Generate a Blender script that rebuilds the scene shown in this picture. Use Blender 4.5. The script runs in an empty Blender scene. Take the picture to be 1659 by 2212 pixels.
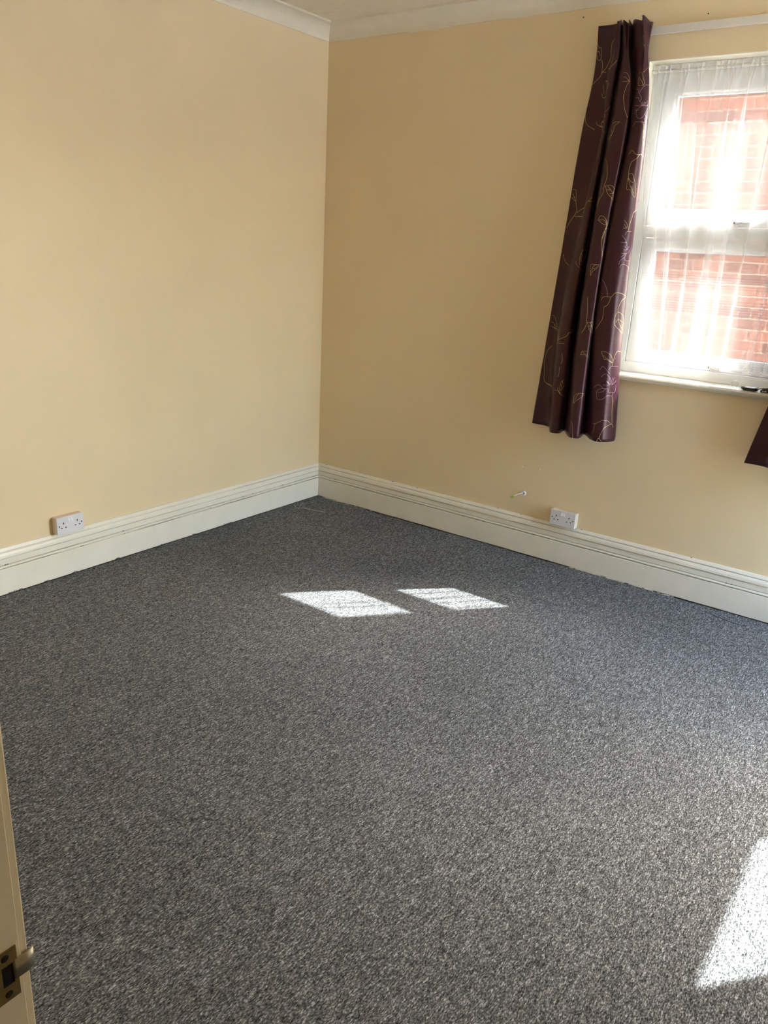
import bpy, bmesh, math, random
from mathutils import Vector, Matrix, noise

C = bpy.context.scene.collection
SC = bpy.context.scene

# ---------------------------------------------------------------- camera
def make_camera():
    yaw, pitch, roll = CAM_YAW, CAM_PITCH, CAM_ROLL
    f = Vector((math.sin(yaw)*math.cos(pitch), math.cos(yaw)*math.cos(pitch), -math.sin(pitch)))
    r = Vector((math.cos(yaw), -math.sin(yaw), 0)); u = r.cross(f)
    c, s = math.cos(roll), math.sin(roll)
    r2 = r*c + u*s; u2 = u*c - r*s
    m = Matrix((r2, u2, -f)).transposed().to_4x4(); m.translation = CAM_POS
    d = bpy.data.cameras.new('camera'); o = bpy.data.objects.new('camera', d); C.objects.link(o)
    d.sensor_fit = 'VERTICAL'; d.sensor_height = 36.0; d.lens = 1711.03/2212*36.0
    d.clip_start = 0.02; o.matrix_world = m; SC.camera = o
CAM_YAW, CAM_PITCH, CAM_ROLL = -0.62090, 0.32160, 0.05320
CAM_POS = Vector((3.3881, -3.9444, 1.6221))
make_camera()

# ---------------------------------------------------------------- sky, sun, exposure
SUN_ELEV = math.radians(50.66)
SUN_DIR = Vector((-0.636, -0.7717, 0)).normalized()*math.cos(SUN_ELEV) + Vector((0, 0, -math.sin(SUN_ELEV)))
SUN_STRENGTH = 11.0
SKY_STRENGTH = 1.35
EXPOSURE = 1.98
w = bpy.data.worlds.new('sky'); SC.world = w; w.use_nodes = True
wn = w.node_tree; bg = wn.nodes['Background']
sky = wn.nodes.new('ShaderNodeTexSky'); sky.sky_type = 'NISHITA'; sky.sun_disc = False
sky.sun_elevation = SUN_ELEV; sky.sun_rotation = math.radians(39.5); sky.air_density = 1.2; sky.dust_density = 3.0
wn.links.new(sky.outputs[0], bg.inputs[0]); bg.inputs[1].default_value = SKY_STRENGTH
sl = bpy.data.lights.new('sun', 'SUN'); so = bpy.data.objects.new('sun', sl); C.objects.link(so)
sl.energy = SUN_STRENGTH; sl.angle = math.radians(0.55); sl.color = (1.0, 0.985, 0.965)
so.rotation_euler = SUN_DIR.to_track_quat('-Z', 'Y').to_euler(); so.location = (6, 6, 7)
def portal(name, loc, size, direction):
    l = bpy.data.lights.new(name, 'AREA'); o = bpy.data.objects.new(name, l); C.objects.link(o)
    l.shape = 'RECTANGLE'; l.size, l.size_y = size; l.cycles.is_portal = True
    o.rotation_euler = Vector(direction).to_track_quat('-Z', 'Z').to_euler(); o.location = loc
portal('window_portal', (2.38, 0.17, 1.78), (0.9, 1.4), (0, -1, 0))
portal('side_window_portal', (4.42, -0.575, 1.30), (0.92, 2.35), (-1, 0, 0))
SC.view_settings.view_transform = 'Standard'; SC.view_settings.look = 'None'
SC.view_settings.gamma = 1.0; SC.view_settings.use_curve_mapping = False
SC.view_settings.exposure = EXPOSURE
SC.cycles.max_bounces = 12; SC.cycles.diffuse_bounces = 8; SC.cycles.transparent_max_bounces = 24
SC.cycles.transmission_bounces = 8; SC.cycles.sample_clamp_indirect = 6.0

# ---------------------------------------------------------------- materials
def mat(name, color, rough=0.5, spec=0.5, metallic=0.0, **kw):
    m = bpy.data.materials.new(name); m.use_nodes = True
    b = m.node_tree.nodes['Principled BSDF']
    b.inputs['Base Color'].default_value = (*color, 1); b.inputs['Roughness'].default_value = rough
    b.inputs['Specular IOR Level'].default_value = spec; b.inputs['Metallic'].default_value = metallic
    for k, v in kw.items(): b.inputs[k.replace('_', ' ')].default_value = v
    return m
def N(m, t, **kw):
    n = m.node_tree.nodes.new(t)
    for k, v in kw.items(): setattr(n, k, v)
    return n
def Lk(m, a, b): m.node_tree.links.new(a, b)
def coords(m, scale=(1, 1, 1)):
    tc = N(m, 'ShaderNodeTexCoord'); mp = N(m, 'ShaderNodeMapping'); mp.inputs['Scale'].default_value = scale
    Lk(m, tc.outputs['Object'], mp.inputs['Vector']); return mp.outputs['Vector']
def noise_tex(m, vec, scale, detail=3, rough=0.55):
    n = N(m, 'ShaderNodeTexNoise'); n.inputs['Scale'].default_value = scale; n.inputs['Detail'].default_value = detail
    n.inputs['Roughness'].default_value = rough; Lk(m, vec, n.inputs['Vector']); return n.outputs['Fac']
def ramp(m, fac, stops):
    r = N(m, 'ShaderNodeValToRGB'); e = r.color_ramp.elements
    while len(e) < len(stops): e.new(0.5)
    for el, (p, c) in zip(e, stops): el.position = p; el.color = (*c, 1)
    Lk(m, fac, r.inputs['Fac']); return r.outputs['Color']
def bump(m, height, strength, dist):
    b = N(m, 'ShaderNodeBump'); b.inputs['Strength'].default_value = strength; b.inputs['Distance'].default_value = dist
    Lk(m, height, b.inputs['Height']); Lk(m, b.outputs['Normal'], m.node_tree.nodes['Principled BSDF'].inputs['Normal'])
def painted(name, color, var=0.04, rough=0.6, spec=0.3, scale=5.0, bstr=0.15, bdist=0.002, bscale=60):
    m = mat(name, color, rough, spec); v = coords(m)
    c = ramp(m, noise_tex(m, v, scale, 4), [(0.3, tuple(x*(1-var) for x in color)), (0.7, tuple(min(1, x*(1+var)) for x in color))])
    Lk(m, c, m.node_tree.nodes['Principled BSDF'].inputs['Base Color'])
    bump(m, noise_tex(m, v, bscale, 3), bstr, bdist); return m
M = {}
M['wall'] = painted('cream_wall_paint', (0.785, 0.645, 0.425), 0.025, 0.42, 0.35, 2.2, 0.12, 0.003, 22)
M['reveal'] = painted('reveal_paint', (0.80, 0.75, 0.62), 0.02, 0.5)
M['gloss'] = painted('white_gloss_paint', (0.80, 0.765, 0.67), 0.03, 0.32, 0.5, 9, 0.12, 0.002, 40)
M['old_gloss'] = painted('yellowed_gloss_paint', (0.76, 0.66, 0.46), 0.03, 0.3, 0.5, 9, 0.1, 0.002, 40)
M['groove'] = mat('groove_dirt', (0.20, 0.15, 0.10), 0.9, 0.1)
M['cornice'] = painted('cornice_paint', (0.78, 0.73, 0.62), 0.03, 0.6, 0.3, 12, 0.2, 0.002, 50)
M['upvc'] = mat('white_upvc', (0.83, 0.85, 0.86), 0.28, 0.5)
M['white_plastic'] = mat('white_plastic', (0.72, 0.71, 0.755), 0.35, 0.5)
M['old_plastic'] = mat('aged_plastic', (0.72, 0.62, 0.52), 0.45, 0.4)
M['switch'] = mat('switch_white', (0.86, 0.87, 0.88), 0.3, 0.5)
M['dark'] = mat('slot_black', (0.008, 0.007, 0.008), 0.6, 0.2)
M['grime'] = mat('dark_grime', (0.035, 0.025, 0.018), 0.9, 0.1)
M['gasket'] = mat('grey_gasket', (0.16, 0.17, 0.19), 0.6, 0.3)
M['rail'] = mat('rail_white', (0.70, 0.66, 0.60), 0.45, 0.4)
M['brass'] = mat('worn_brass', (0.36, 0.27, 0.12), 0.38, 0.5, 0.85)
M['steel'] = mat('dull_steel', (0.42, 0.38, 0.30), 0.35, 0.5, 0.8)
M['wire'] = mat('bright_wire', (0.55, 0.55, 0.56), 0.25, 0.5, 1.0)
M['black_plastic'] = mat('black_plastic', (0.012, 0.012, 0.016), 0.18, 0.5)
M['silver'] = mat('silver_plastic', (0.7, 0.7, 0.72), 0.3, 0.5, 0.3)
M['cable'] = mat('white_cable', (0.82, 0.80, 0.74), 0.4, 0.4)
M['green'] = mat('green_sleeve', (0.19, 0.45, 0.05), 0.45, 0.4)
M['paving'] = painted('pale_paving', (0.555, 0.565, 0.565), 0.15, 0.9, 0.1, 2)
M['concrete'] = painted('concrete', (0.42, 0.40, 0.36), 0.1, 0.9, 0.1, 3)
M['render'] = painted('outside_masonry', (0.20, 0.12, 0.085), 0.12, 0.9, 0.1, 8)
M['thread_gold'] = mat('gold_thread', (0.50, 0.39, 0.15), 0.4, 0.5)
M['thread_lilac'] = mat('lilac_thread', (0.46, 0.29, 0.41), 0.4, 0.5)
M['petal'] = mat('purple_applique', (0.085, 0.032, 0.085), 0.45, 0.4)
def carpet_material():
    m = mat('grey_loop_carpet', (0.1, 0.1, 0.1), 0.95, 0.05)
    b = m.node_tree.nodes['Principled BSDF']
    v = coords(m, (1.0, 0.42, 1.0))                       # loops run in rows along y
    a = noise_tex(m, v, 340, 2.0, 0.6); vb = coords(m, (1.0, 0.2, 1.0)); c = noise_tex(m, vb, 210, 2.0, 0.6)
    big = noise_tex(m, coords(m), 1.3, 3, 0.6)
    mx = N(m, 'ShaderNodeMath', operation='MULTIPLY_ADD'); mx.inputs[1].default_value = 0.65
    m2 = N(m, 'ShaderNodeMath', operation='MULTIPLY'); m2.inputs[1].default_value = 0.35
    Lk(m, c, m2.inputs[0]); Lk(m, a, mx.inputs[0]); Lk(m, m2.outputs[0], mx.inputs[2])
    col = ramp(m, mx.outputs[0], [(0.36, CARPET[0]), (0.47, CARPET[1]), (0.56, CARPET[2]), (0.66, CARPET[3])])
    mul = N(m, 'ShaderNodeMixRGB', blend_type='MULTIPLY'); mul.inputs[0].default_value = 1.0
    Lk(m, col, mul.inputs[1]); Lk(m, ramp(m, big, [(0.3, (0.9, 0.9, 0.9)), (0.7, (1.08, 1.08, 1.08))]), mul.inputs[2])
    Lk(m, mul.outputs[0], b.inputs['Base Color'])
    bump(m, mx.outputs[0], 0.5, 0.005); return m
CARPET = [(0.020, 0.0207, 0.021), (0.088, 0.091, 0.095), (0.183, 0.189, 0.197), (0.47, 0.485, 0.50)]
M['carpet'] = carpet_material()
def ceiling_material():
    m = mat('artex_ceiling', (0.78, 0.72, 0.60), 0.75, 0.2); v = coords(m)
    vo = N(m, 'ShaderNodeTexVoronoi', feature='SMOOTH_F1'); vo.inputs['Scale'].default_value = 12; Lk(m, v, vo.inputs['Vector'])
    wv = N(m, 'ShaderNodeTexNoise'); wv.inputs['Scale'].default_value = 60; wv.inputs['Distortion'].default_value = 2.5; Lk(m, v, wv.inputs['Vector'])
    st = N(m, 'ShaderNodeMapRange'); st.inputs['From Min'].default_value = 0.42; st.inputs['From Max'].default_value = 0.2
    Lk(m, vo.outputs['Distance'], st.inputs['Value'])
    mu = N(m, 'ShaderNodeMath', operation='MULTIPLY'); Lk(m, wv.outputs['Fac'], mu.inputs[0]); Lk(m, st.outputs[0], mu.inputs[1])
    bump(m, mu.outputs[0], 0.45, 0.02); return m
M['ceiling'] = ceiling_material()
def satin_material():
    m = mat('plum_satin', (0.06, 0.024, 0.036), 0.36, 0.42); b = m.node_tree.nodes['Principled BSDF']
    v = coords(m, (1, 1, 1)); vs = coords(m, (8, 8, 260))
    c = ramp(m, noise_tex(m, vs, 1.5, 3), [(0.3, (0.025, 0.0068, 0.0115)), (0.7, (0.044, 0.0125, 0.0195))])
    Lk(m, c, b.inputs['Base Color'])
    b.inputs['Specular Tint'].default_value = (1.0, 0.72, 0.70, 1); b.inputs['Sheen Weight'].default_value = 0.03
    b.inputs['Sheen Tint'].default_value = (0.7, 0.5, 0.7, 1); b.inputs['Sheen Roughness'].default_value = 0.4
    bump(m, noise_tex(m, vs, 1.5, 3), 0.12, 0.002); return m
M['satin'] = satin_material()
def net_material(name, opacity, col=(0.88, 0.87, 0.86, 1)):
    m = bpy.data.materials.new(name); m.use_nodes = True; nt = m.node_tree; nt.nodes.remove(nt.nodes['Principled BSDF'])
    out = nt.nodes['Material Output']
    tr = N(m, 'ShaderNodeBsdfTransparent'); tl = N(m, 'ShaderNodeBsdfTranslucent'); df = N(m, 'ShaderNodeBsdfDiffuse')
    tl.inputs[0].default_value = df.inputs[0].default_value = col
    a = N(m, 'ShaderNodeMixShader'); a.inputs[0].default_value = 0.89; Lk(m, tl.outputs[0], a.inputs[1]); Lk(m, df.outputs[0], a.inputs[2])
    x = N(m, 'ShaderNodeMixShader'); x.inputs[0].default_value = opacity; Lk(m, tr.outputs[0], x.inputs[1]); Lk(m, a.outputs[0], x.inputs[2])
    Lk(m, x.outputs[0], out.inputs[0]); return m
M['net'] = net_material('white_voile', 0.28); M['tuck_shade'] = net_material('voile_tuck_shade', 0.50, (0.42, 0.41, 0.42, 1)); M['hem'] = net_material('voile_hem', 0.52)  # tuck grey paints in the shade of doubled white cloth
def glass_material():
    m = bpy.data.materials.new('window_glass'); m.use_nodes = True; nt = m.node_tree; nt.nodes.remove(nt.nodes['Principled BSDF'])
    tr = N(m, 'ShaderNodeBsdfTransparent'); tr.inputs[0].default_value = (0.93, 0.95, 0.94, 1)
    gl = N(m, 'ShaderNodeBsdfGlossy'); gl.inputs['Roughness'].default_value = 0.02
    fr = N(m, 'ShaderNodeFresnel'); ge = N(m, 'ShaderNodeNewGeometry'); mr = N(m, 'ShaderNodeMapRange')   # same index from both faces of the thin pane
    mr.inputs['To Min'].default_value = 1.45; mr.inputs['To Max'].default_value = 1/1.45; Lk(m, ge.outputs['Backfacing'], mr.inputs['Value']); Lk(m, mr.outputs[0], fr.inputs[0])
    x = N(m, 'ShaderNodeMixShader'); Lk(m, fr.outputs[0], x.inputs[0]); Lk(m, tr.outputs[0], x.inputs[1]); Lk(m, gl.outputs[0], x.inputs[2])
    Lk(m, x.outputs[0], nt.nodes['Material Output'].inputs[0]); return m
M['glass'] = glass_material()
def brick_material(name, tex):
    m = mat(name, (0.4, 0.16, 0.1), 0.9, 0.15); b = m.node_tree.nodes['Principled BSDF']; v = coords(m)
    if tex:
        mp = N(m, 'ShaderNodeMapping'); mp.inputs['Rotation'].default_value = (math.radians(90), 0, 0); Lk(m, v, mp.inputs['Vector'])
        br = N(m, 'ShaderNodeTexBrick'); br.inputs['Color1'].default_value = (0.21, 0.08, 0.052, 1); br.inputs['Color2'].default_value = (0.17, 0.065, 0.045, 1)
        br.inputs['Mortar'].default_value = (0.34, 0.30, 0.25, 1); br.inputs['Scale'].default_value = 1.0
        br.inputs['Brick Width'].default_value = 0.225; br.inputs['Row Height'].default_value = 0.075; br.inputs['Mortar Size'].default_value = 0.01
        Lk(m, mp.outputs[0], br.inputs['Vector']); Lk(m, br.outputs['Color'], b.inputs['Base Color'])
    else:
        oi = N(m, 'ShaderNodeObjectInfo')
        c = ramp(m, oi.outputs['Random'], [(0.0, (0.12, 0.060, 0.048)), (0.4, (0.20, 0.092, 0.066)), (0.75, (0.24, 0.120, 0.086)), (1.0, (0.16, 0.082, 0.068))])
        mul = N(m, 'ShaderNodeMixRGB', blend_type='MULTIPLY'); mul.inputs[0].default_value = 1.0
        Lk(m, c, mul.inputs[1]); Lk(m, ramp(m, noise_tex(m, v, 35, 4), [(0.3, (0.8, 0.8, 0.8)), (0.7, (1.12, 1.1, 1.08))]), mul.inputs[2])
        Lk(m, mul.outputs[0], b.inputs['Base Color']); bump(m, noise_tex(m, v, 90, 3), 0.4, 0.004)
    return m
M['brick'] = brick_material('red_brick', False); M['brickwork'] = brick_material('brick_and_mortar', True)

# ---------------------------------------------------------------- mesh helpers
def box(bm, lo, hi, bev=0.0, seg=2):
    x0, y0, z0 = lo; x1, y1, z1 = hi
    t = bmesh.new()
    vs = [t.verts.new(p) for p in ((x0,y0,z0),(x1,y0,z0),(x1,y1,z0),(x0,y1,z0),(x0,y0,z1),(x1,y0,z1),(x1,y1,z1),(x0,y1,z1))]
    for f in ((0,3,2,1),(4,5,6,7),(0,1,5,4),(1,2,6,5),(2,3,7,6),(3,0,4,7)): t.faces.new([vs[i] for i in f])
    if bev: bmesh.ops.bevel(t, geom=t.edges[:], offset=bev, segments=seg, profile=0.5, affect='EDGES')
    merge(bm, t); return bm
def merge(bm, t, matrix=None):
    if matrix is not None: t.transform(matrix)
    me = bpy.data.meshes.new('tmp'); t.to_mesh(me); t.free(); bm.from_mesh(me); bpy.data.meshes.remove(me)
def tube(bm, pts, r, seg=8, caps=True):
    pts = [Vector(p) for p in pts]; rings = []
    for i, p in enumerate(pts):
        d = (pts[min(i+1, len(pts)-1)] - pts[max(i-1, 0)]).normalized()
        a = d.orthogonal().normalized() if i == 0 else (prev - d*prev.dot(d)).normalized()
        prev = a; b = d.cross(a); rr = r[i] if isinstance(r, (list, tuple)) else r
        rings.append([bm.verts.new(p + (a*math.cos(t) + b*math.sin(t))*rr) for t in (2*math.pi*k/seg for k in range(seg))])
    for A, B in zip(rings, rings[1:]):
        for k in range(seg): bm.faces.new((A[k], A[(k+1) % seg], B[(k+1) % seg], B[k]))
    if caps: bm.faces.new(rings[0][::-1]); bm.faces.new(rings[-1])
    return bm
def lathe(bm, prof, center, axis, seg=24):
    c = Vector(center); ax = Vector(axis).normalized(); a = ax.orthogonal().normalized(); b = ax.cross(a)
    rings = [[bm.verts.new(c + ax*h + (a*math.cos(t) + b*math.sin(t))*max(r, 1e-5)) for t in (2*math.pi*k/seg for k in range(seg))] for r, h in prof]
    for A, B in zip(rings, rings[1:]):
        for k in range(seg): bm.faces.new((A[k], A[(k+1) % seg], B[(k+1) % seg], B[k]))
    bm.faces.new(rings[0][::-1]); bm.faces.new(rings[-1]); return bm
def sweep(bm, prof, frames, closed=False):
    # prof: (out, up) pairs; frames: function(out, up, i) -> point for every station
    rings = [[bm.verts.new(fr(o, u)) for o, u in prof] for fr in frames]
    n = len(prof)
    for A, B in zip(rings, rings[1:]):
        for k in range(n if closed else n-1): bm.faces.new((A[k], A[(k+1) % n], B[(k+1) % n], B[k]))
    if closed: bm.faces.new(rings[0][::-1]); bm.faces.new(rings[-1])
    return bm
def obj(name, bm, m, parent=None, smooth=False, origin=None):
    bmesh.ops.recalc_face_normals(bm, faces=bm.faces[:])
    if origin is None and bm.verts:
        xs = [v.co for v in bm.verts]
        origin = Vector(((min(p.x for p in xs)+max(p.x for p in xs))/2, (min(p.y for p in xs)+max(p.y for p in xs))/2, min(p.z for p in xs)))
    origin = Vector(origin)
    bmesh.ops.translate(bm, verts=bm.verts[:], vec=-origin)
    me = bpy.data.meshes.new(name); bm.to_mesh(me); bm.free()
    for mm in (m if isinstance(m, list) else [m]): me.materials.append(mm)
    if smooth:
        for p in me.polygons: p.use_smooth = True
    o = bpy.data.objects.new(name, me); C.objects.link(o)
    if parent is not None: o.parent = parent; o.location = origin - world_loc(parent)
    else: o.location = origin
    return o
def world_loc(o):
    v = o.location.copy()
    while o.parent: o = o.parent; v = v + o.location
    return v
def tag(o, label, cat, group=None):
    o['label'] = label; o['category'] = cat
    if group: o['group'] = group
    return o
def struct(name, bm, m, parent=None, smooth=False):
    o = obj(name, bm, m, parent, smooth)
    if parent is None: o['kind'] = 'structure'
    return o
def empty(name, loc, kind=None):
    o = bpy.data.objects.new(name, None); C.objects.link(o); o.location = loc; o.empty_display_size = 0.05
    if kind: o['kind'] = kind
    return o
B = bmesh.new
rnd = random.Random(7)
def n1(x, seed=0.0): return noise.noise(Vector((x, seed, seed*1.7)))

# curtain cloth: control columns (x, y, z at seven heights) and the embroidery as (kind, thread, strokes in cloth u, v)
CURTAIN_CONTROLS = [[[1.6593,-0.035,2.6383],[1.6647,-0.03,2.5389],[1.665,-0.035,2.4228],[1.6372,-0.03,2.2073],[1.6069,-0.02,1.7891],[1.5722,-0.015,1.2878],[1.5396,-0.019,0.756]],[[1.741,-0.035,2.6396],[1.746,-0.035,2.5312],[1.7335,-0.04,2.4173],[1.7353,-0.035,2.2031],[1.6849,-0.03,1.7904],[1.6285,-0.025,1.2935],[1.6377,-0.028,0.756]],[[1.7649,-0.075,2.6394],[1.7738,-0.08,2.52],[1.7572,-0.08,2.4087],[1.7611,-0.08,2.1962],[1.7138,-0.08,1.7884],[1.6792,-0.11,1.3018],[1.7116,-0.15,0.755]],[[1.78,-0.075,2.6397],[1.7935,-0.08,2.5183],[1.7839,-0.08,2.4069],[1.7789,-0.09,2.1942],[1.7532,-0.1,1.7883],[1.7404,-0.12,1.308],[1.7552,-0.143,0.756]],[[1.7734,-0.03,2.643],[1.7773,-0.03,2.5295],[1.7787,-0.035,2.4152],[1.7631,-0.03,2.2028],[1.7521,-0.03,1.792],[1.7362,-0.035,1.304],[1.7442,-0.055,0.7543]],[[1.8062,-0.08,2.6341],[1.8241,-0.08,2.5158],[1.8295,-0.1,2.4004],[1.8186,-0.11,2.1901],[1.8031,-0.13,1.7879],[1.8034,-0.16,1.3155],[1.8297,-0.183,0.756]],[[1.8256,-0.08,2.6322],[1.8371,-0.08,2.5147],[1.8708,-0.1,2.3976],[1.8866,-0.12,2.1864],[1.8649,-0.13,1.7893],[1.865,-0.16,1.3213],[1.877,-0.176,0.7561]],[[1.8173,-0.03,2.6367],[1.8301,-0.03,2.5251],[1.8563,-0.03,2.4108],[1.8685,-0.04,2.1977],[1.8445,-0.05,1.7931],[1.8256,-0.05,1.313],[1.8588,-0.056,0.7546]],[[1.8808,-0.1,2.6329],[1.8989,-0.09,2.5075],[1.9008,-0.1,2.3956],[1.9088,-0.11,2.1869],[1.8791,-0.12,1.7902],[1.8711,-0.14,1.321],[1.9443,-0.159,0.756]],[[1.9007,-0.105,2.635],[1.9217,-0.1,2.5037],[1.9302,-0.11,2.3919],[1.9554,-0.125,2.1832],[1.9412,-0.13,1.7911],[1.9534,-0.155,1.3294],[1.9978,-0.165,0.7567]],[[1.919,-0.075,2.6239],[1.9246,-0.08,2.5074],[1.9483,-0.085,2.395],[1.9722,-0.09,2.1873],[1.9771,-0.09,1.7941],[1.9906,-0.095,1.3304],[2.0324,-0.1,0.7585]],[[1.9187,-0.045,2.6269],[1.9154,-0.05,2.5141],[1.9355,-0.045,2.4029],[1.9582,-0.04,2.1945],[1.9632,-0.04,1.7964],[1.9776,-0.04,1.3269],[2.0218,-0.05,0.7728]]]
CURTAIN_LEVELS = [0.0,0.062,0.122,0.235,0.45,0.704,1.0]
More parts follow.
